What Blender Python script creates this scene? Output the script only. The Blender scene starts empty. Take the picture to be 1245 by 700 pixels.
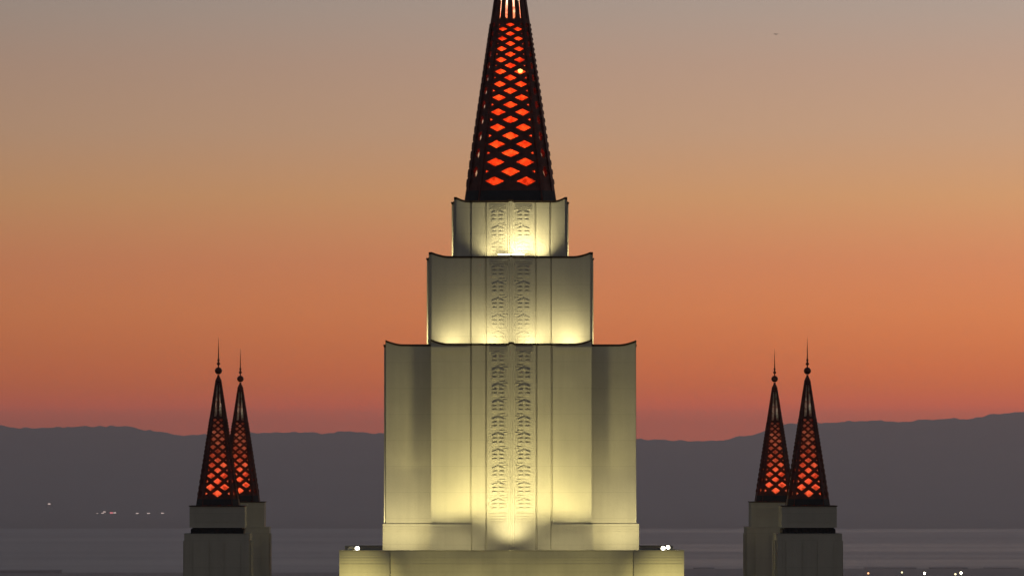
import bpy, bmesh, math, random
from mathutils import Vector, Matrix, noise

R = math.radians
S = bpy.context.scene
C = S.collection
random.seed(7)

# ------------------------------------------------------------------ camera
cam_d = bpy.data.cameras.new('camera')
cam = bpy.data.objects.new('camera', cam_d)
C.objects.link(cam)
cam.location = (-2.505, -259.0, 24.4)
cam.rotation_euler = (R(90 + 1.719), 0, R(-0.573))
cam_d.sensor_width = 36.0
cam_d.lens = 202.4
cam_d.clip_start = 1.0
cam_d.clip_end = 60000.0
S.camera = cam

# ------------------------------------------------------------------ world / dusk sky
W = bpy.data.worlds.new('World')
S.world = W
W.use_nodes = True
wn, wl = W.node_tree.nodes, W.node_tree.links
wn.clear()
w_out = wn.new('ShaderNodeOutputWorld')
w_bg = wn.new('ShaderNodeBackground')
w_tc = wn.new('ShaderNodeTexCoord')
w_sep = wn.new('ShaderNodeSeparateXYZ')
wl.new(w_tc.outputs['Generated'], w_sep.inputs[0])
# height above the horizon, 0 .. 0.1 (the first six degrees)
w_map = wn.new('ShaderNodeMapRange')
w_map.inputs['From Min'].default_value = 0.0
w_map.inputs['From Max'].default_value = 0.1
wl.new(w_sep.outputs['Z'], w_map.inputs['Value'])
w_ramp = wn.new('ShaderNodeValToRGB')
w_ramp.color_ramp.interpolation = 'LINEAR'
# position, linear colour
stops = [(0.0, (0.9624, 0.12, 0.01)),
         (0.067, (0.9624, 0.12, 0.01)),
         (0.093, (1.2286, 0.1487, 0.01)),
         (0.129, (1.018, 0.1769, 0.0107)),
         (0.186, (0.8938, 0.2079, 0.0356)),
         (0.257, (0.8357, 0.2428, 0.0646)),
         (0.343, (0.745, 0.2582, 0.0982)),
         (0.457, (0.6652, 0.3245, 0.1388)),
         (0.571, (0.557, 0.3326, 0.2003)),
         (0.686, (0.4856, 0.3171, 0.2258)),
         (0.79, (0.413, 0.3191, 0.2606)),
         (1.0, (0.27, 0.25, 0.235))]  # STOPS
el = w_ramp.color_ramp.elements
el[0].position, el[0].color = stops[0][0], stops[0][1] + (1,)
el[1].position, el[1].color = stops[-1][0], stops[-1][1] + (1,)
for p, c in stops[1:-1]:
    e = el.new(p)
    e.color = c + (1,)
wl.new(w_map.outputs['Result'], w_ramp.inputs[0])
# the afterglow is stronger towards the set sun (to the right of the tower) and dies away behind the camera
w_glow = wn.new('ShaderNodeMapRange')
w_glow.inputs['From Min'].default_value = -0.35
w_glow.inputs['From Max'].default_value = 0.60
w_glow.inputs['To Min'].default_value = 0.30
w_glow.inputs['To Max'].default_value = 2.20
wl.new(w_sep.outputs['X'], w_glow.inputs['Value'])
w_mul = wn.new('ShaderNodeVectorMath')
w_mul.operation = 'SCALE'
wl.new(w_ramp.outputs['Color'], w_mul.inputs[0])
wl.new(w_glow.outputs['Result'], w_mul.inputs['Scale'])
w_sky = wn.new('ShaderNodeTexSky')
w_sky.sky_type = 'NISHITA'
w_sky.sun_disc = False
w_sky.sun_elevation = R(-1.5)
w_sky.sun_rotation = R(4)
w_sky.altitude = 150
w_sks = wn.new('ShaderNodeVectorMath')
w_sks.operation = 'SCALE'
w_sks.inputs['Scale'].default_value = 0.5
wl.new(w_sky.outputs['Color'], w_sks.inputs[0])
# west, near the horizon: dusk band; elsewhere: the plain twilight sky
w_up = wn.new('ShaderNodeMapRange')
w_up.interpolation_type = 'SMOOTHSTEP'
w_up.inputs['From Min'].default_value = 0.12
w_up.inputs['From Max'].default_value = 0.45
wl.new(w_sep.outputs['Z'], w_up.inputs['Value'])
w_back = wn.new('ShaderNodeMapRange')
w_back.interpolation_type = 'SMOOTHSTEP'
w_back.inputs['From Min'].default_value = 0.75
w_back.inputs['From Max'].default_value = -0.2
wl.new(w_sep.outputs['Y'], w_back.inputs['Value'])
w_max = wn.new('ShaderNodeMath')
w_max.operation = 'MAXIMUM'
wl.new(w_up.outputs['Result'], w_max.inputs[0])
wl.new(w_back.outputs['Result'], w_max.inputs[1])
w_amb = wn.new('ShaderNodeVectorMath')
w_amb.operation = 'ADD'
w_amb.inputs[1].default_value = (0.033, 0.036, 0.046)
wl.new(w_sks.outputs[0], w_amb.inputs[0])
w_mix = wn.new('ShaderNodeMix')
w_mix.data_type = 'VECTOR'
wl.new(w_max.outputs[0], w_mix.inputs['Factor'])
wl.new(w_mul.outputs[0], w_mix.inputs['A'])
wl.new(w_amb.outputs[0], w_mix.inputs['B'])
wl.new(w_mix.outputs['Result'], w_bg.inputs['Color'])
w_bg.inputs['Strength'].default_value = 1.0
wl.new(w_bg.outputs[0], w_out.inputs[0])

# last weak glow of the set sun, from behind the hills
sun_d = bpy.data.lights.new('sun', 'SUN')
sun_d.energy = 0.03
sun_d.angle = R(10)
sun_d.color = (1.0, 0.55, 0.32)
sun = bpy.data.objects.new('sun', sun_d)
C.objects.link(sun)
sun.rotation_euler = (R(-88.5), 0, R(-4))       # shines from the west towards the camera

S.view_settings.view_transform = 'Standard'
S.view_settings.look = 'None'
S.view_settings.exposure = 0.0
S.view_settings.gamma = 1.0
S.view_settings.use_curve_mapping = False
S.render.engine = 'CYCLES'
S.cycles.use_denoising = True
S.cycles.use_adaptive_sampling = False
S.cycles.max_bounces = 5
S.cycles.diffuse_bounces = 2
S.cycles.glossy_bounces = 2
S.cycles.transmission_bounces = 3
S.cycles.volume_bounces = 0
S.cycles.sample_clamp_indirect = 4.0
S.cycles.caustics_reflective = False
S.cycles.caustics_refractive = False

# ------------------------------------------------------------------ helpers
def new_mat(name):
    m = bpy.data.materials.new(name)
    m.use_nodes = True
    nt = m.node_tree
    return m, nt.nodes, nt.links, nt.nodes['Principled BSDF']

def noisy_mat(name, col, var=0.25, scale=1.0, rough=0.8, bump=0.0, metal=0.0, stretch=(1, 1, 1), spec=0.4, detail=6):
    m, n, l, b = new_mat(name)
    tc = n.new('ShaderNodeTexCoord')
    mp = n.new('ShaderNodeMapping')
    mp.inputs['Scale'].default_value = stretch
    l.new(tc.outputs['Object'], mp.inputs[0])
    nz = n.new('ShaderNodeTexNoise')
    nz.inputs['Scale'].default_value = scale
    nz.inputs['Detail'].default_value = detail
    l.new(mp.outputs[0], nz.inputs['Vector'])
    rp = n.new('ShaderNodeValToRGB')
    rp.color_ramp.elements[0].position = 0.25
    rp.color_ramp.elements[1].position = 0.75
    rp.color_ramp.elements[0].color = tuple(c * (1 - var) for c in col) + (1,)
    rp.color_ramp.elements[1].color = tuple(min(1, c * (1 + var)) for c in col) + (1,)
    l.new(nz.outputs['Fac'], rp.inputs[0])
    l.new(rp.outputs[0], b.inputs['Base Color'])
    b.inputs['Roughness'].default_value = rough
    b.inputs['Metallic'].default_value = metal
    b.inputs['Specular IOR Level'].default_value = spec
    if bump:
        bp = n.new('ShaderNodeBump')
        bp.inputs['Strength'].default_value = bump
        bp.inputs['Distance'].default_value = 0.02
        l.new(nz.outputs['Fac'], bp.inputs['Height'])
        l.new(bp.outputs[0], b.inputs['Normal'])
    return m

def emit_mat(name, col, strength, base=(0.6, 0.6, 0.6)):
    m, n, l, b = new_mat(name)
    b.inputs['Base Color'].default_value = base + (1,)
    b.inputs['Emission Color'].default_value = tuple(col) + (1,)
    b.inputs['Emission Strength'].default_value = strength
    m.cycles.emission_sampling = 'NONE'      # small lenses and globes: seen, too weak to be sampled as lamps
    return m

def obj(name, bm, mat, parent=None, smooth=False, loc=None):
    me = bpy.data.meshes.new(name)
    if isinstance(bm, bmesh.types.BMesh):
        bmesh.ops.recalc_face_normals(bm, faces=bm.faces)
        bm.to_mesh(me)
        bm.free()
    else:
        me.from_pydata(*bm)
    me.materials.append(mat)
    if smooth:
        for p in me.polygons:
            p.use_smooth = True
    o = bpy.data.objects.new(name, me)
    C.objects.link(o)
    if parent:
        o.parent = parent
    if loc:
        o.location = loc
    return o

def tag(o, label, cat, group=None):
    o['label'] = label
    o['category'] = cat
    if group:
        o['group'] = group
    return o

def thing(name, label, cat, loc=(0, 0, 0), rz=0, group=None):
    o = bpy.data.objects.new(name, None)
    C.objects.link(o)
    o.location = loc
    o.rotation_euler = (0, 0, rz)
    o.empty_display_size = 0.5
    return tag(o, label, cat, group)

def copy_tree(o, parent=None):
    c = o.copy()
    C.objects.link(c)
    if parent:
        c.parent = parent
    if o.name.startswith(('amber_lantern', 'pale_lantern')):
        LANTERNS.objects.link(c)
    for ch in list(o.children):
        copy_tree(ch, c)
    return c

def box(bm, x0, x1, y0, y1, z0, z1, mat=None):
    vs = [bm.verts.new(p) for p in ((x0, y0, z0), (x1, y0, z0), (x1, y1, z0), (x0, y1, z0),
                                    (x0, y0, z1), (x1, y0, z1), (x1, y1, z1), (x0, y1, z1))]
    if mat is not None:
        for v in vs:
            v.co = mat @ v.co
    for f in ((0, 3, 2, 1), (4, 5, 6, 7), (0, 1, 5, 4), (1, 2, 6, 5), (2, 3, 7, 6), (3, 0, 4, 7)):
        bm.faces.new([vs[i] for i in f])

def lathe(bm, prof, cx=0, cy=0, n=16):
    rings = []
    for r, z in prof:
        if r < 1e-5:
            rings.append([bm.verts.new((cx, cy, z))])
        else:
            rings.append([bm.verts.new((cx + r * math.cos(2 * math.pi * k / n), cy + r * math.sin(2 * math.pi * k / n), z)) for k in range(n)])
    for a, b in zip(rings, rings[1:]):
        for k in range(n):
            q = [a[k % len(a)], a[(k + 1) % n % len(a)], b[(k + 1) % n % len(b)], b[k % len(b)]]
            u = []
            for v in q:
                if v not in u:
                    u.append(v)
            if len(u) >= 3:
                bm.faces.new(u)
    for ring in (rings[0], rings[-1]):
        if len(ring) > 2:
            bm.faces.new(ring)

def light(name, kind, loc, energy, col, parent=None, aim=None, **kw):
    d = bpy.data.lights.new(name, kind)
    d.energy = energy
    d.color = col
    for k, v in kw.items():
        setattr(d, k, v)
    o = bpy.data.objects.new(name, d)
    C.objects.link(o)
    o.location = loc
    if parent:
        o.parent = parent
    if aim is not None:
        o.rotation_euler = (Vector(aim) - Vector(loc)).to_track_quat('-Z', 'Y').to_euler()
    if name == 'spire_lamp':                 # shut inside its lantern: lights nothing else directly
        o.light_linking.receiver_collection = LANTERNS
    return o

# ------------------------------------------------------------------ materials
def stone_mat(name, col):
    """pale granite cladding: faint slab joints, streaks and stains"""
    m, n, l, b = new_mat(name)
    tc = n.new('ShaderNodeTexCoord')
    nz = n.new('ShaderNodeTexNoise')
    nz.inputs['Scale'].default_value = 0.8
    nz.inputs['Detail'].default_value = 8
    l.new(tc.outputs['Object'], nz.inputs['Vector'])
    mp = n.new('ShaderNodeMapping')
    mp.inputs['Scale'].default_value = (5.0, 5.0, 0.22)
    l.new(tc.outputs['Object'], mp.inputs[0])
    st = n.new('ShaderNodeTexNoise')
    st.inputs['Scale'].default_value = 1.0
    st.inputs['Detail'].default_value = 5
    l.new(mp.outputs[0], st.inputs['Vector'])
    gr = n.new('ShaderNodeTexNoise')
    gr.inputs['Scale'].default_value = 22.0
    gr.inputs['Detail'].default_value = 3
    l.new(tc.outputs['Object'], gr.inputs['Vector'])
    a1 = n.new('ShaderNodeMath'); a1.operation = 'ADD'
    hs = n.new('ShaderNodeMath'); hs.operation = 'MULTIPLY_ADD'; hs.inputs[1].default_value = 0.6; hs.inputs[2].default_value = 0.2
    l.new(st.outputs['Fac'], hs.inputs[0])
    l.new(nz.outputs['Fac'], a1.inputs[0]); l.new(hs.outputs[0], a1.inputs[1])
    a2 = n.new('ShaderNodeMath'); a2.operation = 'MULTIPLY_ADD'
    a2.inputs[1].default_value = 0.6
    l.new(gr.outputs['Fac'], a2.inputs[0]); l.new(a1.outputs[0], a2.inputs[2])
    mr = n.new('ShaderNodeMapRange')
    mr.inputs['From Min'].default_value = 0.85
    mr.inputs['From Max'].default_value = 1.75
    mr.inputs['To Min'].default_value = 0.86
    mr.inputs['To Max'].default_value = 1.10
    l.new(a2.outputs[0], mr.inputs['Value'])
    # horizontal slab joints every 1.15 m
    sp = n.new('ShaderNodeSeparateXYZ')
    l.new(tc.outputs['Object'], sp.inputs[0])
    dv = n.new('ShaderNodeMath'); dv.operation = 'DIVIDE'; dv.inputs[1].default_value = 1.15
    l.new(sp.outputs['Z'], dv.inputs[0])
    fr = n.new('ShaderNodeMath'); fr.operation = 'FRACT'
    l.new(dv.outputs[0], fr.inputs[0])
    gt = n.new('ShaderNodeMath'); gt.operation = 'GREATER_THAN'; gt.inputs[1].default_value = 0.03
    l.new(fr.outputs[0], gt.inputs[0])
    jm = n.new('ShaderNodeMapRange')
    jm.inputs['To Min'].default_value = 0.91
    jm.inputs['To Max'].default_value = 1.0
    l.new(gt.outputs[0], jm.inputs['Value'])
    mm = n.new('ShaderNodeMath'); mm.operation = 'MULTIPLY'
    l.new(mr.outputs['Result'], mm.inputs[0]); l.new(jm.outputs['Result'], mm.inputs[1])
    sc = n.new('ShaderNodeVectorMath'); sc.operation = 'SCALE'
    sc.inputs[0].default_value = col
    l.new(mm.outputs[0], sc.inputs['Scale'])
    l.new(sc.outputs[0], b.inputs['Base Color'])
    b.inputs['Roughness'].default_value = 0.85
    b.inputs['Specular IOR Level'].default_value = 0.25
    bp = n.new('ShaderNodeBump')
    bp.inputs['Strength'].default_value = 0.35
    bp.inputs['Distance'].default_value = 0.015
    l.new(gr.outputs['Fac'], bp.inputs['Height'])
    l.new(bp.outputs[0], b.inputs['Normal'])
    return m

M_STONE = stone_mat('granite', (0.50, 0.475, 0.40))
M_STONE_OLD = stone_mat('weathered_granite', (0.47, 0.44, 0.35))
M_COPING = noisy_mat('bronze_coping', (0.045, 0.028, 0.018), 0.4, 3.0, 0.6, metal=0.4)
M_ROOF = noisy_mat('roof_membrane', (0.10, 0.095, 0.085), 0.35, 1.5, 0.95)
M_BRONZE = noisy_mat('glow_tinted_bronze', (0.085, 0.020, 0.013), 0.45, 4.0, 0.5, metal=0.3)  # dark metal, base colour reddened for the lantern glow on the bars
M_BLACK = noisy_mat('black_metal', (0.010, 0.010, 0.012), 0.4, 6.0, 0.6)
M_FIXT = noisy_mat('fixture_metal', (0.06, 0.06, 0.06), 0.3, 8.0, 0.5, metal=0.6)

def glass_mat(name, col):
    m, n, l, b = new_mat(name)
    n.remove(b)
    out = n['Material Output']
    tc = n.new('ShaderNodeTexCoord')
    nz = n.new('ShaderNodeTexNoise')
    nz.inputs['Scale'].default_value = 3.0
    nz.inputs['Detail'].default_value = 6
    nz.inputs['Roughness'].default_value = 0.7
    l.new(tc.outputs['Object'], nz.inputs['Vector'])
    rp = n.new('ShaderNodeValToRGB')
    rp.color_ramp.elements[0].position = 0.38
    rp.color_ramp.elements[1].position = 0.64
    rp.color_ramp.elements[0].color = (col[0] * 0.45, col[1] * 0.30, col[2] * 0.25, 1)
    rp.color_ramp.elements[1].color = (min(1, col[0] * 1.15), min(1, col[1] * 1.5), min(1, col[2] * 1.4), 1)
    l.new(nz.outputs['Fac'], rp.inputs[0])
    t = n.new('ShaderNodeBsdfTranslucent')
    d = n.new('ShaderNodeBsdfDiffuse')
    l.new(rp.outputs[0], t.inputs['Color'])
    l.new(rp.outputs[0], d.inputs['Color'])
    mx = n.new('ShaderNodeMixShader')
    mx.inputs[0].default_value = 0.3
    l.new(t.outputs[0], mx.inputs[1])
    l.new(d.outputs[0], mx.inputs[2])
    l.new(mx.outputs[0], out.inputs['Surface'])
    return m

LANTERNS = bpy.data.collections.new('lanterns')      # the closed lanterns round the spire lamps
M_AMBER = glass_mat('amber_glass', (0.85, 0.34, 0.22))
M_PALE = glass_mat('pale_glass', (0.80, 0.66, 0.58))
M_LENS = emit_mat('lamp_lens', (1.0, 0.93, 0.72), 30.0)
M_LENS_DIM = emit_mat('lamp_lens_dim', (1.0, 0.92, 0.62), 5.0)

# ------------------------------------------------------------------ setting: terrain, bay, hills
def shore(x):
    return 8485.0 + (330.0 if x > 60 else 0.0) + 30.0 * noise.noise((x * 0.004, 3.1, 0))

def build_ground():
    xs = [-6000, -4000, -2500, -1800, -1400] + [-1200 + 40 * i for i in range(61)] + [1400, 1800, 2500, 4000, 6000]
    ys = [-320, -150, -60, 0, 60, 150, 300, 500, 700, 800, 1000, 1300, 1700, 2200, 2800, 4000, 6000, 7500, 8200]
    V, F = [], []
    for j in range(len(ys) + 2):
        for x in xs:
            y = ys[j] if j < len(ys) else (shore(x) - 60 if j == len(ys) else shore(x))
            t = min(1, max(0, (y - 820) / 1700.0))
            t = t * t * (3 - 2 * t)
            z = -143.6 * t
            if 820 < y < 8200:
                z += 3.0 * noise.noise((x * 0.003, y * 0.003, 1.7)) * min(1, (y - 820) / 600)
            if j == len(ys) + 1:
                z = -146.2
            V.append((x, y, z))
    n = len(xs)
    for j in range(len(ys) + 1):
        for i in range(n - 1):
            a = j * n + i
            F.append((a, a + 1, a + n + 1, a + n))
    m = noisy_mat('dusk_ground', (0.045, 0.047, 0.036), 0.45, 0.02, 0.95)
    o = obj('ground', (V, [], F), m, smooth=True)
    o['kind'] = 'structure'

def build_water():
    m, n, l, b = new_mat('bay_water')
    tc = n.new('ShaderNodeTexCoord')
    mp = n.new('ShaderNodeMapping')
    mp.inputs['Scale'].default_value = (0.00035, 0.0024, 1)
    l.new(tc.outputs['Object'], mp.inputs[0])
    nz = n.new('ShaderNodeTexNoise')
    nz.inputs['Scale'].default_value = 1.0
    nz.inputs['Detail'].default_value = 5
    l.new(mp.outputs[0], nz.inputs['Vector'])
    mr = n.new('ShaderNodeMapRange')
    mr.inputs['From Min'].default_value = 0.35
    mr.inputs['From Max'].default_value = 0.65
    mr.inputs['To Min'].default_value = 0.40
    mr.inputs['To Max'].default_value = 0.58
    l.new(nz.outputs['Fac'], mr.inputs['Value'])
    l.new(mr.outputs['Result'], b.inputs['Roughness'])
    b.inputs['Base Color'].default_value = (0.030, 0.036, 0.042, 1)
    b.inputs['Specular IOR Level'].default_value = 0.33
    mp2 = n.new('ShaderNodeMapping')
    mp2.inputs['Scale'].default_value = (0.02, 0.05, 1)
    l.new(tc.outputs['Object'], mp2.inputs[0])
    wv = n.new('ShaderNodeTexNoise')
    wv.inputs['Scale'].default_value = 1.0
    wv.inputs['Detail'].default_value = 8
    l.new(mp2.outputs[0], wv.inputs['Vector'])
    bp = n.new('ShaderNodeBump')
    bp.inputs['Strength'].default_value = 0.25
    bp.inputs['Distance'].default_value = 2.0
    l.new(wv.outputs['Fac'], bp.inputs['Height'])
    l.new(bp.outputs[0], b.inputs['Normal'])
    V = [(-6000, 8000, -145.6), (6000, 8000, -145.6), (6000, 14600, -145.6), (-6000, 14600, -145.6)]
    o = obj('bay_water', (V, [], [(0, 1, 2, 3)]), m)
    o['kind'] = 'structure'

# skyline of the far hills: metres across the view, height of the ridge (z)
RIDGE = [(-6000, 150), (-3800, 142), (-1577, 147), (-1491, 139), (-1405, 141), (-1206, 146), (-1140, 143), (-1063, 130),
         (-949, 113), (-862, 116), (-720, 122), (-577, 119), (-434, 125), (-263, 124), (0, 118), (300, 108), (651, 101),
         (760, 95), (851, 92), (960, 100), (1060, 124), (1137, 153), (1280, 159), (1423, 162), (1566, 164), (1794, 172),
         (1880, 187), (1980, 193), (2400, 198), (3500, 190), (6000, 150)]

def ridge(x):
    for (a, ha), (b, hb) in zip(RIDGE, RIDGE[1:]):
        if x <= b:
            t = (x - a) / (b - a)
            return ha + (hb - ha) * t
    return RIDGE[-1][1]

def build_hills():
    prof = [(14150, -150), (14260, -147), (14330, -144.5), (15000, -143), (16000, -139), (16700, -133), (17200, -122),
            (17700, -100), (18200, -62), (18700, -16), (19100, 30), (19400, 62), (19600, 86), (19700, 97), (19760, 101), (19850, 98), (20400, 60),
            (21500, -40), (23000, -146)]
    xs = [-6000 + 150 * i for i in range(27)] + [-1950 + 11 * i for i in range(355)] + [2100 + 150 * i for i in range(27)]
    V, F = [], []
    for (y, z) in prof:
        t = (z + 150) / 251.0
        for x in xs:
            r = ridge(x)
            zz = -150 + (r + 150) * t
            if t > 0.08 and y < 20000:
                k = min(1, t * 1.4)
                zz += 26 * (1 - abs(2 * t - 1)) * noise.noise((x * 0.0022, y * 0.0009, 0.3)) * k
                zz += 9 * (1 - abs(2 * t - 1)) * noise.noise((x * 0.008, y * 0.003, 5.3)) * k
            if 19600 <= y <= 19860:
                zz += 5.0 * noise.noise((x * 0.012, 1.0, 9.0)) + 8.0 * noise.noise((x * 0.04, y * 0.01, 2.0))
            yy = y + 14330 * 0 + (0 if y > 16000 else 60 * noise.noise((x * 0.003, 0, 7)))
            V.append((x, yy, zz))
    n = len(xs)
    for j in range(len(prof) - 1):
        for i in range(n - 1):
            a = j * n + i
            F.append((a, a + 1, a + n + 1, a + n))
    m = noisy_mat('wooded_hills', (0.050, 0.052, 0.040), 0.4, 0.004, 0.95, spec=0.1, detail=10)
    o = obj('hills', (V, [], F), m, smooth=True)
    o['kind'] = 'structure'

build_ground()
build_water()
build_hills()

# ------------------------------------------------------------------ haze over the bay
def build_haze():
    bm = bmesh.new()
    box(bm, -6300, 6300, -330, 23300, -151.5, 222)
    m = bpy.data.materials.new('haze_air')
    m.use_nodes = True
    n, l = m.node_tree.nodes, m.node_tree.links
    n.remove(n['Principled BSDF'])
    v = n.new('ShaderNodeVolumePrincipled')
    v.inputs['Color'].default_value = (0.89, 0.90, 1.0, 1)
    v.inputs['Density'].default_value = 6.6e-5
    v.inputs['Anisotropy'].default_value = 0.62
    l.new(v.outputs[0], n['Material Output'].inputs['Volume'])
    o = obj('haze', bm, m)
    o['kind'] = 'stuff'
    return o
build_haze()

# ------------------------------------------------------------------ temple: walls from a plan
def cross_plan(a, e):
    """cruciform plan (counter-clockwise from above): arms a wide (half), reaching out to e"""
    return [(-a, -e), (a, -e), (a, -a), (e, -a), (e, a), (a, a), (a, e), (-a, e), (-a, a), (-e, a), (-e, -a), (-a, -a)]

def stepped_plan(a, b, e):
    """square with each face's middle (half width a) pushed out to e, the corners at b"""
    return [(-a, -e), (a, -e), (a, -b), (b, -b), (b, -a), (e, -a), (e, a), (b, a), (b, b), (a, b), (a, e), (-a, e),
            (-a, b), (-b, b), (-b, a), (-e, a), (-e, -a), (-b, -a), (-b, -b), (-a, -b)]

def detail_plan(plan, e, grooves, gw=0.045, gd=0.05, proud=0.035, rib=True):
    """adds the grooves, the slightly proud centre strip and the rib to the four faces at distance e"""
    out = []
    n = len(plan)
    for i, p in enumerate(plan):
        q = plan[(i + 1) % n]
        out.append((p, 'corner'))
        P, Q = Vector(p), Vector(q)
        L = (Q - P).length
        mid = (P + Q) / 2
        if abs(max(abs(mid.x), abs(mid.y)) - e) < 1e-6 and L > 2.5 and min(abs(mid.x), abs(mid.y)) < 1e-6:
            d = (Q - P).normalized()
            nrm = Vector((d.y, -d.x))
            g = sorted(grooves, reverse=True)
            prof = []
            for k, s in enumerate(g):
                lo, hi = -s - gw, -s + gw
                b0 = 0 if k == 0 else proud * k
                b1 = proud * (k + 1)
                prof += [(lo, b0), (lo + 0.01, -gd + b0), (hi - 0.01, -gd + b0), (hi, b1)]
            if rib:
                pk = proud * len(g)
                prof += [(-0.16, pk), (-0.13, pk + 0.03), (-0.045, pk + 0.03), (-0.035, pk + 0.06)]
            prof = prof + [(-t, h) for t, h in reversed(prof)]
            for t, h in prof:
                v = mid + d * t + nrm * h
                out.append(((v.x, v.y), 'face'))
    return out

def refine(pts, step=0.08, reach=0.9):
    """extra points near the convex corners so the roof line can sweep up there"""
    n = len(pts)
    convex = []
    for i in range(n):
        if pts[i][1] != 'corner':
            continue
        p = Vector(pts[i][0])
        cs = [j for j in range(n) if pts[j][1] == 'corner']
        k = cs.index(i)
        a = Vector(pts[cs[k - 1]][0])
        b = Vector(pts[cs[(k + 1) % len(cs)]][0])
        u, v = p - a, b - p
        if u.x * v.y - u.y * v.x > 0:
            convex.append(p)
    out = []
    for i in range(n):
        p = Vector(pts[i][0])
        q = Vector(pts[(i + 1) % n][0])
        out.append(p)
        L = (q - p).length
        if L > 0.3:
            ts = set()
            for c in convex:
                for s in range(1, int(reach / step) + 1):
                    if (p - c).length < 1e-6 and s * step < L - 0.02:
                        ts.add(round(s * step, 4))
                    if (q - c).length < 1e-6 and L - s * step > 0.02:
                        ts.add(round(L - s * step, 4))
            for t in sorted(ts):
                if not out or (out[-1] - (p + (q - p) * (t / L))).length > 0.015:
                    out.append(p + (q - p) * (t / L))
    return out, convex

def top_height(p, convex, up, reach, peak, e):
    d = min((p - c).length for c in convex)
    h = 0.0
    if d < reach:
        h = up * (1 - d / reach) ** 1.7
    if peak and min(abs(p.x), abs(p.y)) < 0.06 and max(abs(p.x), abs(p.y)) > e * 0.9:
        h += peak
    return h

def offset_loop(loop, dist, corners=None):
    """moves each point of a closed plan loop outwards by dist (mitred)"""
    n = len(loop)
    res = []
    for i in range(n):
        a, p, b = loop[i - 1], loop[i], loop[(i + 1) % n]
        d0, d1 = (p - a), (b - p)
        if d0.length < 1e-9: d0 = d1
        if d1.length < 1e-9: d1 = d0
        d0, d1 = d0.normalized(), d1.normalized()
        n0, n1 = Vector((d0.y, -d0.x)), Vector((d1.y, -d1.x))
        m = n0 + n1
        if m.length < 0.3:
            m = n0
        m.normalize()
        k = max(0.5, m.dot(n0))
        dd = dist
        if corners:                                   # mitre: no wider than the way to the next outer corner
            dd = math.copysign(min(abs(dist), max(0.012, min((p - c).length for c in corners))), dist)
        res.append(p + m * (dd / k))
    return res

def build_block(name, plan, e, z0, z1, grooves, mat, parent, up=0.0, reach=0.75, peak=0.0, coping=(0.09, 0.03), coping_mat=None,
                rib=True, thick=0.2, loc=None, roof_drop=0.18):
    pts = detail_plan(plan, e, grooves, rib=rib)
    loop, convex = refine(pts, reach=reach)
    n = len(loop)
    tops = [z1 + top_height(p, convex, up, reach, peak, e) for p in loop]
    base = [Vector(p) for p in plan]
    # outer skin
    V, F = [], []
    for p, t in zip(loop, tops):
        V.append((p.x, p.y, z0))
        V.append((p.x, p.y, t))
    for i in range(n):
        j = (i + 1) % n
        F.append((2 * i, 2 * j, 2 * j + 1, 2 * i + 1))
    # inner face of the parapet and the wall head
    inn = offset_loop(loop, -thick, convex)
    s = len(V)
    for p, t in zip(inn, tops):
        V.append((p.x, p.y, t))
        V.append((p.x, p.y, z1 - roof_drop - 0.05))
    for i in range(n):
        j = (i + 1) % n
        F.append((2 * i + 1, 2 * j + 1, s + 2 * j, s + 2 * i))
        F.append((s + 2 * i, s + 2 * j, s + 2 * j + 1, s + 2 * i + 1))
    w = obj(name, (V, [], F), mat, parent, loc=loc)
    # coping: a dark capping that follows the roof line
    if coping:
        ch, cp = coping
        o1 = offset_loop(loop, cp)
        i1 = offset_loop(loop, -thick - 0.02, convex)
        V, F = [], []
        for a, b, t in zip(o1, i1, tops):
            V += [(a.x, a.y, t + 0.004), (a.x, a.y, t + ch), (b.x, b.y, t + ch), (b.x, b.y, t + 0.004)]
        for i in range(n):
            j = (i + 1) % n
            for k in range(4):
                k2 = (k + 1) % 4
                F.append((4 * i + k, 4 * j + k, 4 * j + k2, 4 * i + k2))
        obj('coping', (V, [], F), coping_mat or M_COPING, w)
    # flat roof
    rl = offset_loop([Vector(p) for p in plan], -thick * 0.5)
    V = [(p.x, p.y, z1 - roof_drop) for p in rl]
    obj('flat_roof', (V, [], [tuple(range(len(V)))]), M_ROOF, w)
    return w

# ------------------------------------------------------------------ relief ornament (one stylised flower with its key-line bracket)
def relief_mesh(mirror=1):
    bm = bmesh.new()
    d = 0.024
    def b(x0, x1, z0, z1, dd=d):
        xa, xb = sorted((x0 * mirror, x1 * mirror))
        box(bm, xa, xb, -dd, 0.02, z0, z1)
    def rot(cx, cz, w, h, a):
        M = Matrix.Translation((cx * mirror, 0, cz)) @ Matrix.Rotation(a * mirror, 4, 'Y')
        box(bm, -w / 2, w / 2, -d, 0.02, -h / 2, h / 2, M)
    # flower: two petals below, two in the middle, a slanting crown, set apart by clear gaps
    for s in (-1, 1):
        b(s * 0.055, s * 0.25, -0.24, -0.135)
        b(s * 0.055, s * 0.25, -0.06, 0.04)
        rot(s * 0.16, 0.16, 0.20, 0.085, s * 0.42)
    b(-0.04, 0.04, 0.19, 0.27)
    # key-line bracket running on to the next flower
    b(0.31, 0.345, -0.36, 0.16, 0.013)
    b(0.05, 0.31, -0.36, -0.32, 0.013)
    b(0.20, 0.40, 0.27, 0.305, 0.013)
    return bm

RELIEF = {}
def relief(parent, x, y, z, mirror):
    if mirror not in RELIEF:
        o = obj('relief_flower', relief_mesh(mirror), M_STONE, parent)
        RELIEF[mirror] = o.data
    else:
        o = bpy.data.objects.new('relief_flower', RELIEF[mirror])
        C.objects.link(o)
        o.parent = parent
    o.location = (x, y, z)

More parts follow.
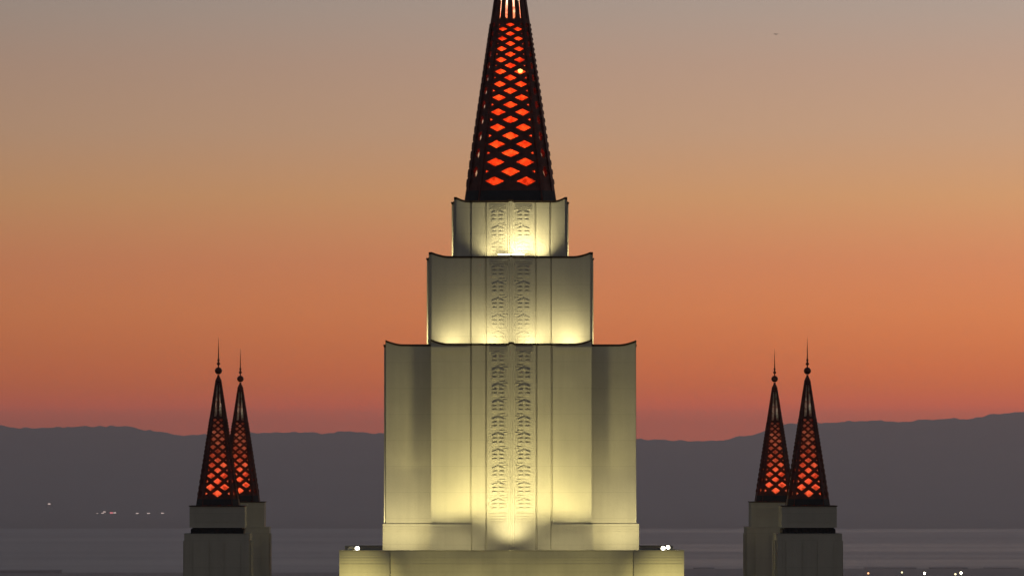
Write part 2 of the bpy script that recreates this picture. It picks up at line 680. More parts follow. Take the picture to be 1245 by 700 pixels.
def lines(parent, name, spans, zs, y, h=0.04, d=0.015):
    for x0, x1 in spans:
        bm = bmesh.new()
        for z in zs:
            box(bm, x0, x1, y - d, y + 0.02, z, z + h)
        obj(name, bm, M_STONE, parent)

# ------------------------------------------------------------------ spire: self-similar open lattice on eight faces
def build_spire(parent, H0, A, f, r0, q, n_rows, first_single, kw, kh, clip, band, r_neck, slots, slot_w, side_kw, loc):
    """H0 half width at the base, A height of the (virtual) apex, f half width of the main face over H0"""
    root = bpy.data.objects.new('spire', None)

    corners = [(-f, -1), (f, -1), (1, -f), (1, f), (f, 1), (-f, 1), (-1, f), (-1, -f)]
    faces = [(Vector(corners[i]), Vector(corners[(i + 1) % 8])) for i in range(8)]

    def pt(face, u, r, dep=0.0):
        P, Q = faces[face]
        m, hlf = (P + Q) / 2, (Q - P) / 2
        v = (m + hlf * u) * (H0 * r)
        nn = m.normalized()
        v = v - nn * dep
        return Vector((v.x, v.y, A * (1 - r)))

    def prism(bm, face, poly, dep0, dep1):
        """poly: list of (u, r) -> solid plate between two depths"""
        a = [bm.verts.new(pt(face, u, r, dep0 * (0.35 + 0.65 * r))) for u, r in poly]
        b = [bm.verts.new(pt(face, u, r, dep1 * (0.35 + 0.65 * r))) for u, r in poly]
        try:
            bm.faces.new(a)
            bm.faces.new(list(reversed(b)))
        except ValueError:
            return
        n = len(poly)
        for i in range(n):
            j = (i + 1) % n
            bm.faces.new((a[j], a[i], b[i], b[j]))

    T = 0.055 * H0
    half = 0.53
    def cell(bm, face, uc, rc, hole):
        top, bot = rc * q ** 0.5, rc * q ** -0.5
        it, ib = rc * q ** (0.5 * kh), rc * q ** (-0.5 * kh)
        L, Rr = uc - half, uc + half
        sides = []
        if L >= -clip - 1e-6 and Rr <= clip + 1e-6:
            sides = [(-1, 1.0), (1, 1.0)]
        elif uc > 0:
            sides = [(-1, 1.0)] if uc <= clip else [(-1, None)]
            if uc <= clip: sides.append((1, None))
        else:
            sides = [(1, 1.0)] if uc >= -clip else [(1, None)]
            if uc >= -clip: sides.append((-1, None))
        for s, full in sides:
            tip = uc + s * half
            itip = uc + s * half * kw
            # clip the half cell to |u| <= clip
            if abs(tip) <= clip + 1e-6:
                inside_tip = True
            else:
                inside_tip = False
            def lerp_at(u, x0, rA, x1, rB):
                t = (u - x0) / (x1 - x0)
                return rA + (rB - rA) * t
            for rt, ri in ((top, it), (bot, ib)):
                if not hole:
                    if abs(uc) > clip:
                        lim = math.copysign(clip, uc)
                        rr = lerp_at(lim, tip, rc, uc, rt)
                        poly = [(tip, rc), (lim, rc), (lim, rr)]
                    elif inside_tip:
                        poly = [(tip, rc), (uc, rc), (uc, rt)]
                    else:
                        lim = math.copysign(clip, tip)
                        rr = lerp_at(lim, tip, rc, uc, rt)
                        poly = [(uc, rc), (lim, rc), (lim, rr), (uc, rt)]
                elif abs(uc) > clip:
                    lim = math.copysign(clip, uc)
                    rr = lerp_at(lim, tip, rc, uc, rt)
                    if abs(itip) < clip:
                        r2 = lerp_at(lim, itip, rc, uc, ri)
                        poly = [(tip, rc), (itip, rc), (lim, r2), (lim, rr)]
                    else:
                        poly = [(tip, rc), (lim, rc), (lim, rr)]
                elif inside_tip:
                    poly = [(tip, rc), (itip, rc), (uc, ri), (uc, rt)]
                else:
                    lim = math.copysign(clip, tip)
                    rr = lerp_at(lim, tip, rc, uc, rt)
                    poly = [(lim, rc), (itip, rc), (uc, ri), (uc, rt), (lim, rr)] if abs(itip) < clip else [(lim, rc), (uc, ri), (uc, rt), (lim, rr)]
                prism(bm, face, poly, 0.0, T)

    # frame: corner posts with a cleat at every lattice row, bottom and neck bands
    bm = bmesh.new()
    for i in range(8):
        c = Vector(corners[i])
        dirn = c.normalized()
        tan = Vector((-dirn.y, dirn.x))
        def ring(r, w, o):
            ctr = c * (H0 * r)
            z = A * (1 - r)
            return [bm.verts.new(Vector((v.x, v.y, z))) for v in
                    (ctr + dirn * o - tan * w, ctr + dirn * o + tan * w, ctr - dirn * w * 1.6 + tan * w, ctr - dirn * w * 1.6 - tan * w)]
        prev = None
        for k in range(2):
            r = (1.0, r_neck)[k]
            w = 0.05 * H0 * (0.35 + 0.65 * r)
            cur = ring(r, w, 0.018 * H0)
            if prev:
                for a in range(4):
                    b2 = (a + 1) % 4
                    bm.faces.new((prev[a], prev[b2], cur[b2], cur[a]))
            prev = cur
        for k in range(n_rows * 2):
            r = r0 * q ** (0.5 * k)
            ra, rb = r * q ** -0.13, r * q ** 0.13
            w = 0.062 * H0 * (0.35 + 0.65 * r)
            A4, B4 = ring(ra, w, 0.034 * H0), ring(rb, w, 0.034 * H0)
            for a in range(4):
                b2 = (a + 1) % 4
                bm.faces.new((A4[a], A4[b2], B4[b2], B4[a]))
            bm.faces.new(A4); bm.faces.new(B4)
    sp = obj('spire', bm, M_BRONZE, parent, loc=loc)

    r_top = r0 * q ** (n_rows - 1)
    r_band = r_top * q ** 0.85
    # lattice panels on the four broad faces
    for face in (0, 2, 4, 6):
        bm = bmesh.new()
        for k in range(-1, 2 * n_rows + 2):
            rc = r0 * q ** (k * 0.5)
            single = (k % 2 == 0) == first_single
            hole = 0 <= k <= 2 * (n_rows - 1) + 1
            us = (0.0, 1.06, -1.06) if single else (0.53, -0.53)
            if rc * q ** -0.5 > 1.06 or rc < r_band * 0.98:
                continue
            for uc in us:
                hl = hole and not (k == 0 and False)
                cell(bm, face, uc, rc, hl)
        for e in (-1, 1):
            prism(bm, face, [(e * clip, 1.0), (e * 1.0, 1.0), (e * 1.0, r_band), (e * clip, r_band)], 0.0, T)
        # broad slotted panel of the crown above
        edges = [-1.0]
        for s in slots:
            edges += [s - slot_w, s + slot_w]
        edges.append(1.0)
        rs = r_neck + 0.02
        for a, b2 in zip(edges[0::2], edges[1::2]):
            prism(bm, face, [(a, r_band), (b2, r_band), (b2, rs), (a, rs)], 0.0, T * 1.3)
        prism(bm, face, [(-1, rs), (1, rs), (1, r_neck), (-1, r_neck)], 0, T)
        obj('lattice_panel', bm, M_BRONZE, sp)
    # narrow faces: a slit at each single row
    for face in (1, 3, 5, 7):
        bm = bmesh.new()
        lo = 1.0
        for k in range(0, 2 * n_rows):
            single = (k % 2 == 0) == first_single
            if not single:
                continue
            rc = r0 * q ** (k * 0.5)
            a, b2 = rc * q ** -0.26, rc * q ** 0.26
            prism(bm, face, [(-0.9, lo), (0.9, lo), (0.9, a), (-0.9, a)], 0, T)
            for s in (-1, 1):
                prism(bm, face, [(s * 0.9, a), (s * side_kw * 0.4, a), (s * side_kw, rc), (s * side_kw * 0.4, b2), (s * 0.9, b2)], 0, T)
            lo = b2
        prism(bm, face, [(-0.9, lo), (0.9, lo), (0.9, r_neck), (-0.9, r_neck)], 0, T)
        obj('slit_panel', bm, M_BRONZE, sp)
    # bands
    def band_mesh(ra, rb, o):
        bm = bmesh.new()
        V0, V1, V2, V3 = [], [], [], []
        for cx, cy in corners:
            V0.append(bm.verts.new((cx * H0 * (ra + o), cy * H0 * (ra + o), A * (1 - ra))))
            V1.append(bm.verts.new((cx * H0 * (rb + o), cy * H0 * (rb + o), A * (1 - rb))))
            V2.append(bm.verts.new((cx * H0 * (rb - .07), cy * H0 * (rb - .07), A * (1 - rb))))
            V3.append(bm.verts.new((cx * H0 * (ra - .07), cy * H0 * (ra - .07), A * (1 - ra))))
        for i in range(8):
            j = (i + 1) % 8
            bm.faces.new((V0[i], V0[j], V1[j], V1[i]))
            bm.faces.new((V1[i], V1[j], V2[j], V2[i]))
            bm.faces.new((V2[i], V2[j], V3[j], V3[i]))
            bm.faces.new((V3[i], V3[j], V0[j], V0[i]))
        return bm
    obj('base_band', band_mesh(1.0, band, 0.022), M_BLACK, sp)
    obj('collar', band_mesh(r_band * 1.012, r_band * 0.975, 0.016), M_BRONZE, sp)
    # glass lantern inside, lower amber part and pale upper part
    def cone(ra, rb, k):
        bm = bmesh.new()
        lo = [bm.verts.new((cx * H0 * ra * k, cy * H0 * ra * k, A * (1 - ra))) for cx, cy in corners]
        hi = [bm.verts.new((cx * H0 * rb * k, cy * H0 * rb * k, A * (1 - rb))) for cx, cy in corners]
        for i in range(8):
            j = (i + 1) % 8
            bm.faces.new((lo[i], lo[j], hi[j], hi[i]))
        bm.faces.new(lo)
        bm.faces.new(hi)
        return bm
    LANTERNS.objects.link(obj('amber_lantern', cone(0.99, r_band * 1.01, 0.80), M_AMBER, sp))
    LANTERNS.objects.link(obj('pale_lantern', cone(r_band, r_neck * 1.02, 0.74), M_PALE, sp))
    # finial: cap, ball, beads and needle
    zt = A * (1 - r_neck)
    hw = H0 * r_neck
    bm = bmesh.new()
    lathe(bm, [(hw * 1.12, zt - 0.02), (hw * 1.25, zt + 0.03 * H0 + 0.02), (hw * 0.9, zt + 0.16 * H0), (hw * 0.45, zt + 0.28 * H0), (hw * 0.40, zt + 0.36 * H0)], n=16)
    fin = obj('cap', bm, M_BRONZE, sp, smooth=True)
    bz = zt + 0.55 * H0
    rb = 0.175 * H0
    bm = bmesh.new()
    lathe(bm, [(0.07 * H0, bz - rb * 0.95)] + [(rb * math.sin(math.pi * t / 14), bz - rb * math.cos(math.pi * t / 14)) for t in range(1, 14)] + [(0.05 * H0, bz + rb * 0.97)], n=20)
    obj('ball', bm, M_BRONZE, sp, smooth=True)
    bm = bmesh.new()
    z = bz + rb * 0.9
    s = H0
    lathe(bm, [(0.03 * s, z), (0.03 * s, z + 0.10 * s), (0.085 * s, z + 0.17 * s), (0.085 * s, z + 0.20 * s), (0.03 * s, z + 0.27 * s),
               (0.055 * s, z + 0.34 * s), (0.055 * s, z + 0.37 * s), (0.028 * s, z + 0.44 * s), (0.022 * s, z + 0.8 * s), (0.004 * s, z + 1.45 * s)], n=10)
    obj('needle', bm, M_BRONZE, sp, smooth=True)
    bpy.data.objects.remove(root)
    return sp

# ------------------------------------------------------------------ the central tower
LAMP = (1.0, 0.865, 0.44)
LAMP_MAIN = (1.0, 0.855, 0.37)
LAMP_FAR = (1.0, 0.86, 0.32)
ZB = 11.8                                              # height of the temple's main roof

body = thing('temple_hall', 'broad pale stone temple hall carrying the five towers, below the picture', 'building', (0, 0, 0))
bm = bmesh.new()
box(bm, -17, 17, -16.5, 16.5, -0.5, ZB - 0.35)
obj('wall', bm, M_STONE_OLD, body)
bm = bmesh.new()
box(bm, -17.2, 17.2, -16.7, 16.7, ZB - 0.346, ZB - 0.004)
obj('roof', bm, M_ROOF, body)

tower = thing('central_tower', 'tall stepped white stone tower lit from below, with the red glowing lattice spire', 'tower', (0, 0, ZB))
OFF = (0, 0, -ZB)
PZ = 20.46
# podium: four bright corner blocks, centre slightly set back
pod_plan = [(-7.52, -7.52), (-5.33, -7.52), (-5.33, -7.24), (5.33, -7.24), (5.33, -7.52), (7.52, -7.52),
            (7.52, -5.33), (7.24, -5.33), (7.24, 5.33), (7.52, 5.33), (7.52, 7.52), (5.33, 7.52), (5.33, 7.24), (-5.33, 7.24),
            (-5.33, 7.52), (-7.52, 7.52), (-7.52, 5.33), (-7.24, 5.33), (-7.24, -5.33), (-7.52, -5.33)]
podium = build_block('podium', pod_plan, 99, ZB, PZ, [], M_STONE, tower, coping=(0.05, 0.015), coping_mat=M_STONE_OLD, loc=OFF, roof_drop=0.10)
bm = bmesh.new()
for k, z in enumerate((PZ - 0.20, PZ - 0.32, PZ - 0.44, PZ - 0.58)):
    pr = 0.008 + 0.008 * (k % 2)
    for x0, x1, y in ((-7.5, -5.35, -7.52), (-5.31, 5.31, -7.24), (5.35, 7.5, -7.52)):
        box(bm, x0, x1, y - pr, y + 0.05, z, z + 0.04)
    for s in (-1, 1):
        xa, xb = sorted((s * (7.52 + pr), s * 7.45))
        box(bm, xa, xb, -7.5, -5.35, z, z + 0.04)
obj('moulding', bm, M_STONE, podium)

G = (1.775, 1.11)
# first tier
T1 = 29.48
tier = build_block('tier', cross_plan(3.53, 5.54), 5.54, PZ, T1, G, M_STONE, tower, up=0.18, reach=0.75, peak=0.06, loc=OFF)
fy = -5.54 - 0.07
for k in range(10):
    z = 28.93 - 0.717 * k
    relief(tier, -0.58, fy, z, 1)
    relief(tier, 0.56, fy, z, -1)
lines(tier, 'moulding', [(-0.95, -0.2), (0.2, 0.95)], (29.36, 29.27, 29.18), fy)
lines(tier, 'moulding', [(-1.0, -0.2), (0.2, 1.0)], (22.05, 21.93, 21.81, 21.69), fy)
lines(tier, 'moulding', [(-3.5, -1.85), (1.85, 3.5)], (29.2,), -5.6, h=0.025, d=0.015)
# plinth of the first tier: a low skirt that stops at the lit middle
zp = 21.62
for s in (-1, 1):
    bm = bmesh.new()
    for (x0, x1, y0, y1) in ((1.78, 3.60, -5.60, -5.4), (3.601, 5.68, -3.61, -3.4)):
        xa, xb = sorted((s * x0, s * x1))
        box(bm, xa, xb, y0 - (0.02 if x0 < 2 else 0), y1, PZ - 0.05, zp)
    xa, xb = sorted((s * 3.60, s * 3.45))
    box(bm, xa, xb, -5.4, -3.612, PZ - 0.05, zp - 0.003)
    xa, xb = sorted((s * 5.68, s * 5.45))
    box(bm, xa, xb, -3.398, 3.6, PZ - 0.05, zp - 0.003)
    xa, xb = sorted((s * 1.80, s * 3.57))
    for z in (zp - 0.16, zp - 0.27, zp - 0.38):
        box(bm, xa, xb, -5.635, -5.61, z, z + 0.035)
    xa, xb = sorted((s * 3.62, s * 5.66))
    for z in (zp - 0.16, zp - 0.27, zp - 0.38):
        box(bm, xa, xb, -3.635, -3.60, z, z + 0.035)
    obj('plinth', bm, M_STONE, tier)

# second tier
T2 = 33.39
tier2 = build_block('tier', stepped_plan(3.52, 3.57, 3.62), 3.62, T1 - 0.3, T2, G, M_STONE, tower, up=0.18, reach=0.75, peak=0.04, loc=OFF)
fy = -3.62 - 0.07
for k in range(5):
    z = 32.79 - 0.73 * k
    relief(tier2, -0.58, fy, z, 1)
    relief(tier2, 0.56, fy, z, -1)
lines(tier2, 'moulding', [(-0.95, -0.2), (0.2, 0.95)], (33.25, 33.16, 33.07), fy)

# third tier
T3 = 35.90
tier3 = build_block('tier', stepped_plan(2.42, 2.46, 2.50), 2.50, T2 - 0.3, T3, G, M_STONE, tower, up=0.16, reach=0.5, peak=0.05, loc=OFF)
fy = -2.50 - 0.07
for k in range(3):
    z = 35.28 - 0.70 * k
    relief(tier3, -0.58, fy, z, 1)
    relief(tier3, 0.56, fy, z, -1)
lines(tier3, 'moulding', [(-0.95, -0.2), (0.2, 0.95)], (35.76, 35.67, 35.58), fy)

# the great spire
spire = build_spire(tower, H0=1.975, A=13.86, f=0.74, r0=0.9355, q=0.9336, n_rows=12, first_single=False, kw=0.62, kh=0.46,
                    clip=0.83, band=0.966, r_neck=0.13, slots=(-0.84, -0.30, 0.30, 0.84), slot_w=0.085, side_kw=0.42, loc=(0, 0, 36.0 - ZB))
bm = bmesh.new()
box(bm, -2.06, 2.06, -2.06, 2.06, T3 - 0.15, 36.0 - 0.004)
obj('spire_base', bm, M_BLACK, tower, loc=OFF)
for k in range(9):
    r = 0.95 - 0.07 * k
    light('spire_lamp', 'POINT', (0, 0, 13.86 * (1 - r)), 98 * r, (1.0, 0.125, 0.028), spire, shadow_soft_size=0.12)
light('spire_lamp', 'POINT', (0, 0, 13.86 * (1 - 0.33)), 60, (1.0, 0.72, 0.58), spire, shadow_soft_size=0.08)
light('spire_lamp', 'POINT', (0, 0, 13.86 * (1 - 0.22)), 25, (1.0, 0.72, 0.58), spire, shadow_soft_size=0.05)

bm = bmesh.new()
bmesh.ops.create_uvsphere(bm, u_segments=12, v_segments=8, radius=0.11)
obj('bulb', bm, emit_mat('bulb_glass', (1.0, 0.62, 0.16), 2.0), spire, smooth=True, loc=(0.445, -1.02, 5.89))

# ------------------------------------------------------------------ corner towers
CT = 'corner towers with lattice spires round the central tower'
def corner_tower(frieze):
    t = thing('corner_tower', '', 'tower', (0, 0, ZB), 0, CT)
    zl = 21.28 - ZB
    sh = build_block('shaft', stepped_plan(1.16, 1.38, 1.40), 1.40, -0.02, zl, (), M_STONE_OLD, t, coping=(0.03, 0.01), coping_mat=M_STONE_OLD, rib=False, thick=0.2, roof_drop=0.05)
    bm = bmesh.new()
    for s in (-1, 1):
        for y, sg in ((-1.40, -1), (1.40, 1)):
            xa, xb = sorted((s * 0.34, s * 1.0))
            ya, yb = sorted((y + sg * 0.05, y - sg * 0.02))
            box(bm, xa, xb, ya, yb, -0.01, zl - 0.28)
        for x, sg in ((-1.40, -1), (1.40, 1)):
            ya, yb = sorted((s * 0.34, s * 1.0))
            xa, xb = sorted((x + sg * 0.05, x - sg * 0.02))
            box(bm, xa, xb, ya, yb, -0.01, zl - 0.28)
    obj('pilasters', bm, M_STONE_OLD, sh)
    zu0, zu1 = 21.56 - ZB, 22.46 - ZB
    if frieze:
        bm = bmesh.new()
        box(bm, -1.06, 1.06, -1.06, 1.06, zl - 0.06, zu0 + 0.02)
        for k in range(14):
            x = -1.04 + 2.08 * (k + 0.5) / 14
            h = 0.19 + 0.04 * (k % 2)
            for y0, y1 in ((-1.13, -1.06), (1.06, 1.13)):
                box(bm, x - 0.055, x + 0.055, y0, y1, zl - 0.04, zl + h)
                box(bm, y0, y1, x - 0.055, x + 0.055, zl - 0.04, zl + h)
        obj('frieze', bm, M_BLACK, t)
    bm = bmesh.new()
    z0 = zu0 if frieze else zl - 0.06
    a = 1.175
    box(bm, -a, a, -a, a, z0, zu1)
    for k in range(5):
        x = -0.8 + 0.4 * k
        box(bm, x - 0.11, x + 0.11, -a - 0.02, -a + 0.01, zu0 + 0.25, zu0 + 0.62)
    up = obj('upper_block', bm, M_STONE_OLD, t)
    bm = bmesh.new()
    box(bm, -a - 0.03, a + 0.03, -a - 0.03, a + 0.03, zu1 + 0.003, zu1 + 0.045)
    obj('coping', bm, M_COPING, up)
    sp = build_spire(t, H0=0.885, A=6.05, f=0.74, r0=0.917, q=0.906, n_rows=9, first_single=True, kw=0.66, kh=0.56,
                     clip=0.90, band=0.955, r_neck=0.13, slots=(-0.46, 0.46), slot_w=0.22, side_kw=0.22, loc=(0, 0, zu1 + 0.05))
    light('spire_lamp', 'POINT', (0.0, 0, 0.75), 30, (1.0, 0.24, 0.12), sp, shadow_soft_size=0.1)
    light('spire_lamp', 'POINT', (0.0, 0, 1.6), 9, (1.0, 0.27, 0.15), sp, shadow_soft_size=0.1)
    light('spire_lamp', 'POINT', (0.0, 0, 2.9), 3.0, (1.0, 0.50, 0.38), sp, shadow_soft_size=0.05)
    light('spire_lamp', 'POINT', (0.0, 0, 4.3), 0.8, (1.0, 0.75, 0.65), sp, shadow_soft_size=0.03)
    return t

ct_f = corner_tower(True)
ct_b = corner_tower(False)
ct_f.location = (-12.62, -12.1, ZB)
ct_b.location = (-12.58, 12.1, ZB)
ct_f2 = copy_tree(ct_f)
ct_b2 = copy_tree(ct_b)
ct_f2.location = (12.64, -12.1, ZB)
ct_b2.location = (12.58, 12.1, ZB)
ct_f['label'] = 'corner tower in the left pair whose larger, nearer spire stands over a dark frieze band'
ct_b['label'] = 'corner tower in the left pair half hidden behind the nearer one, without dark band'
ct_f2['label'] = 'corner tower in the right pair whose larger, nearer spire stands over a dark frieze band'
ct_b2['label'] = 'corner tower in the right pair partly hidden behind the nearer one, without dark band'

# ------------------------------------------------------------------ floodlights
FG = 'floodlights on the tower ledges'
def floodlight(loc, label, rz=0.0, lens=M_LENS, size=0.078, tilt=1.0, group=FG):
    f = thing('floodlight', label, 'floodlight', loc, rz, group)
    bm = bmesh.new()
    box(bm, -0.16, 0.16, -0.10, 0.10, 0.0, 0.03)
    for s in (-1, 1):
        xa, xb = sorted((s * 0.16, s * 0.19))
        box(bm, xa, xb, -0.03, 0.03, 0.0, 0.24)
    obj('bracket', bm, M_FIXT, f)
    Mx = Matrix.Translation((0, 0, 0.22)) @ Matrix.Rotation(tilt, 4, 'X')
    bm = bmesh.new()
    lathe(bm, [(0.05, -0.14), (0.10, -0.10), (0.145, 0.02), (0.15, 0.05), (0.13, 0.05), (0.10, 0.0)], n=16)
    bmesh.ops.transform(bm, matrix=Mx, verts=bm.verts)
    hs = obj('housing', bm, M_FIXT, f, smooth=True)
    bm = bmesh.new()
    bmesh.ops.create_uvsphere(bm, u_segments=14, v_segments=8, radius=size)
    bmesh.ops.transform(bm, matrix=Mx @ Matrix.Translation((0, 0, 0.03)) @ Matrix.Scale(0.75, 4, (0, 0, 1)), verts=bm.verts)
    obj('lens', bm, lens, hs, smooth=True)
    return f

RZ = PZ - 0.10
floodlight((-6.75, -7.15, RZ), 'glaring white floodlight alone on the left end of the podium ledge', tilt=0.9)
floodlight((6.62, -7.15, RZ), 'glaring white floodlight at the right podium edge, larger and lower of the close pair', tilt=0.9)
floodlight((6.92, -4.7, RZ + 0.0), 'glaring white floodlight set back behind another on the right podium ledge', tilt=0.9)
# bar luminaires in front of the third tier
for s in (-1, 1):
    b_ = thing('bar_luminaire', 'short glowing bar luminaire at the foot of the top tier, %s of the centre rib' % ('left' if s < 0 else 'right'), 'lamp',
               (s * 0.31, -3.86, T2 + 0.07), 0, 'bar luminaires below the top tier')
    bm = bmesh.new()
    box(bm, -0.27, 0.27, -0.05, 0.05, 0.0, 0.05)
    obj('housing', bm, M_FIXT, b_)
    bm = bmesh.new()
    box(bm, -0.27, 0.27, -0.045, 0.045, 0.053, 0.11)
    obj('tube', bm, M_LENS_DIM, b_)

def spot(loc, aim, e, ang=100, blend=1.0, size=0.15, col=LAMP):
    return light('flood_beam', 'SPOT', loc, e, col, None, aim, spot_size=R(ang), spot_blend=blend, shadow_soft_size=size)

# third tier
for x, e in ((-0.95, 190), (0.35, 340), (1.25, 330)):
    spot((x, -3.38, T2 - 0.12), (x * 0.95, -2.5, T2 + 1.5), e, 112, 0.9)
# second tier
for x, e in ((-2.6, 150), (-0.9, 190), (0.9, 190), (2.6, 215)):
    spot((x, -4.6, T1 - 0.12), (x * 0.97, -3.6, T1 + 0.6), e, 130)
# first tier: a lamp at the middle, the main uplights before the front block, small ones added to brighten plinth and wings
spot((0, -6.75, RZ + 0.12), (0, -5.6, RZ + 2.6), 440, 116, size=0.4)
for x, e in ((-2.8, 2700), (-1.4, 2000), (0, 1600), (1.4, 2000), (2.8, 2700)):
    spot((x, -7.2, RZ + 0.12), (x * 0.95, -5.5, RZ + 9.0), e, 100, col=LAMP_MAIN)
for s in (-1, 1):
    spot((s * 5.0, -6.2, RZ + 0.12), (s * 4.8, -3.53, RZ + 3.0), 480, 140)
    for x in (1.7, 3.2):
        spot((s * x, -7.15, RZ + 0.1), (s * x, -5.6, RZ + 0.9), 150, 140)
# floods at the front edge of the hall roof, for the podium
for x, e, w in ((-6.6, 9000, 25), (-3.2, 2800, 29), (0, 2600, 29), (3.2, 2800, 29), (6.6, 9000, 25)):
    spot((x, -16.0, ZB + 0.3), (x * 1.02, -7.5, PZ - 2.5), e, w, col=LAMP_FAR)
# unseen fill floods added far in front: a faint base level
for x in (-15, 15):
    spot((x, -40.0, 1.0), (x * 0.05, -5.6, 21.0), 700, 26, 1.0, col=LAMP_FAR)
# sides, so the tower is lit all round
for s in (-1, 1):
    spot((s * 4.6, 0, T1 - 0.1), (s * 3.7, 0, T1 + 1.6), 400, 130)
    spot((s * 3.4, 0, T2 - 0.1), (s * 2.6, 0, T2 + 1.2), 250, 130)
    spot((s * 7.0, 0, RZ + 0.2), (s * 5.6, 0, RZ + 3.0), 900, 130)

# ------------------------------------------------------------------ lamps in the park below the hill, at the right
PG = 'park lamps on the slope below the temple'
M_GLOBE = {'white': emit_mat('globe_white', (1.0, 0.90, 0.62), 14.0), 'amber': emit_mat('globe_amber', (1.0, 0.42, 0.18), 2.2),
           'yellow': emit_mat('globe_yellow', (1.0, 0.86, 0.45), 2.2)}
def park_lamp(x, y, h, kind, rad, label):
    p = thing('park_lamp', label, 'street lamp', (x, y, 0), 0, PG)
    bm = bmesh.new()
    lathe(bm, [(0.16, -0.3), (0.16, 0.25), (0.07, 0.4), (0.05, h - rad - 0.05), (0.11, h - rad)], n=10)
    obj('post', bm, M_BLACK, p, smooth=True)
    bm = bmesh.new()
    lathe(bm, [(0.0, h - rad)] + [(rad * math.sin(math.pi * t / 10), h - rad * math.cos(math.pi * t / 10)) for t in range(1, 10)] + [(0.0, h + rad)], n=14)
    obj('globe', bm, M_GLOBE[kind], p, smooth=True)
    bm = bmesh.new()
    lathe(bm, [(rad * 0.45, h + rad * 0.93), (rad * 0.2, h + rad * 1.3), (0.02, h + rad * 3.2)], n=8)  # added spike above the globe, shaped after the lamp's glare
    obj('glare_spike', bm, M_FIXT, p, smooth=True)

for px, h, kind, rad, lab in ((503, 4.95, 'amber', 0.17, 'dim orange globe lamp on the far right slope, first beyond the corner tower'),
                              (544, 5.10, 'yellow', 0.15, 'small dim yellow globe lamp between the orange lamp and the bright white one'),
                              (571.5, 4.95, 'white', 0.19, 'bright white globe lamp beside the small yellow one'),
                              (609, 4.80, 'yellow', 0.17, 'small low globe lamp close against the rightmost bright lamp'),
                              (616, 5.0, 'white', 0.20, 'bright white globe lamp farthest right on the slope')):
    park_lamp(-2.505 + px / 7.0, 741.0, h, kind, rad, lab)

# ------------------------------------------------------------------ low buildings on the near shore
BG = 'low dark sheds along the near shore'
M_SHED = noisy_mat('shed_cladding', (0.03, 0.03, 0.03), 0.3, 0.2, 0.9)
M_SHEDR = noisy_mat('shed_roof', (0.04, 0.04, 0.045), 0.3, 0.2, 0.9)
def shed(x0, x1, y, h, label):
    c = (x0 + x1) / 2
    w = (x1 - x0) / 2
    s = thing('shore_shed', label, 'shed', (c, y, -143.6), 0, BG)
    bm = bmesh.new()
    box(bm, -w, w, -14, 14, -2, h)
    obj('wall', bm, M_SHED, s)
    bm = bmesh.new()
    vs = [bm.verts.new(p) for p in ((-w - 1, -15, h + .02), (w + 1, -15, h + .02), (w + 1, 15, h + .02), (-w - 1, 15, h + .02), (-w - 1, 0, h + 1.2), (w + 1, 0, h + 1.2))]
    for f in ((0, 1, 5, 4), (2, 3, 4, 5), (0, 4, 3), (1, 2, 5), (0, 3, 2, 1)):
        bm.faces.new([vs[i] for i in f])
    obj('roof', bm, M_SHEDR, s)
shed(-790, -594, 8420, 3.6, 'long low dark shed at the far left water edge')
shed(372, 404, 8760, 1.0, 'low dark shed on the shore beside the right podium end')
shed(640, 720, 8760, 0.8, 'low dark shed on the shore behind the orange lamp')
shed(742, 800, 8760, 1.0, 'low dark shed on the shore behind the bright white lamp')
shed(828, 880, 8760, 0.6, 'low dark shed on the shore at the far right edge')

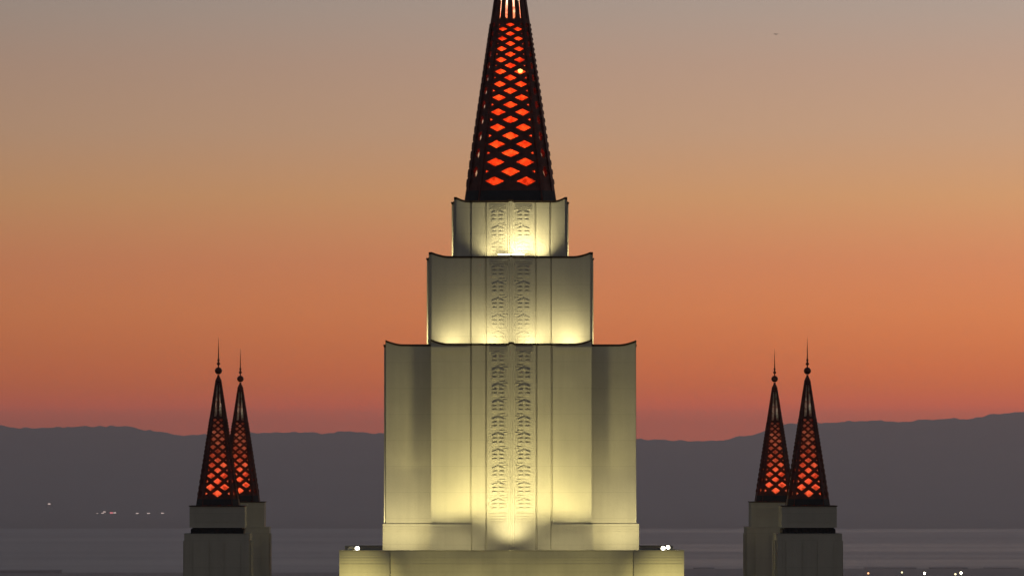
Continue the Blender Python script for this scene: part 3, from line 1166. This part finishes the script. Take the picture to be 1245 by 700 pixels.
# ------------------------------------------------------------------ lit buildings on the far shore
LG = 'tiny lit buildings on the far shore'
M_WIN_W = emit_mat('window_white', (1.0, 0.76, 0.66), 1.1)
M_WIN_P = emit_mat('window_pink', (1.0, 0.22, 0.25), 1.3)
M_FAR = noisy_mat('far_wall', (0.10, 0.095, 0.09), 0.2, 0.1, 0.9)
far = [(60, 612, 5, 'w', 'tiny lit building highest and farthest left on the far shore'),
       (118.5, 623.4, 3, 'w', 'faint lit building opening the close cluster of far lights'),
       (125, 623.6, 5, 'w', 'lit building in the cluster left of the pink one, lower of two'),
       (127, 621.6, 5, 'w', 'lit building in the cluster left of the pink one, upper of two'),
       (135.5, 622.8, 6, 'p', 'pink red lit building in the far cluster'),
       (139.5, 622.6, 5, 'w', 'lit building just right of the pink one in the far cluster'),
       (167, 623.6, 5, 'w', 'lit building first of the three spaced far lights'),
       (180.5, 623.8, 6, 'w', 'lit building, middle and widest of the three spaced far lights'),
       (197.5, 623.4, 5, 'w', 'lit building nearest the left corner tower among the far lights')]
for px, py, s, k, lab in far:
    d = 17000.0 if py > 615 else 17350.0
    x = -2.505 + (px - 552) * d / 7000
    z = 24.4 + (560 - py) * d / 7000
    b_ = thing('lit_building', lab, 'building', (x, d - 259, z - 9), 0, LG)
    bm = bmesh.new()
    box(bm, -9, 9, 0, 12, -28, 12.0)
    obj('wall', bm, M_FAR, b_)
    bm = bmesh.new()
    box(bm, -s * 0.75, s * 0.75, -0.6, -0.05, 9 - s * 0.42, 9 + s * 0.42)
    obj('lit_window', bm, M_WIN_W if k == 'w' else M_WIN_P, b_)

# ------------------------------------------------------------------ a bird far off in the sky
bm = bmesh.new()
for s in (-1, 1):
    pts = [(0, -0.12, 0.05), (s * 0.45, -0.14, 0.26), (s * 0.95, 0.10, 0.12), (s * 0.42, 0.16, 0.22), (0, 0.16, 0.05)]
    a = [bm.verts.new(p) for p in pts]
    b2 = [bm.verts.new((p[0], p[1], p[2] - 0.05)) for p in pts]
    bm.faces.new(a)
    bm.faces.new(list(reversed(b2)))
    for i in range(5):
        j = (i + 1) % 5
        bm.faces.new((a[i], a[j], b2[j], b2[i]))
Mb = Matrix.Rotation(R(90), 4, 'X')
bm2 = bmesh.new()
lathe(bm2, [(0.0, -0.40), (0.05, -0.36), (0.075, -0.26), (0.13, -0.08), (0.12, 0.10), (0.05, 0.30), (0.09, 0.46), (0.0, 0.48)], n=10)
bmesh.ops.transform(bm2, matrix=Mb, verts=bm2.verts)
tmp = bpy.data.meshes.new('tmp')
bm2.to_mesh(tmp)
bm2.free()
bm.from_mesh(tmp)
bpy.data.meshes.remove(tmp)
bird = obj('bird', bm, M_BLACK, None, loc=(-2.505 + 392 * 2000 / 7000, 2000 - 259, 24.4 + 519 * 2000 / 7000))
bird.rotation_euler = (0, 0, R(25))
tag(bird, 'tiny dark bird flying high in the empty sky at the upper right', 'bird')
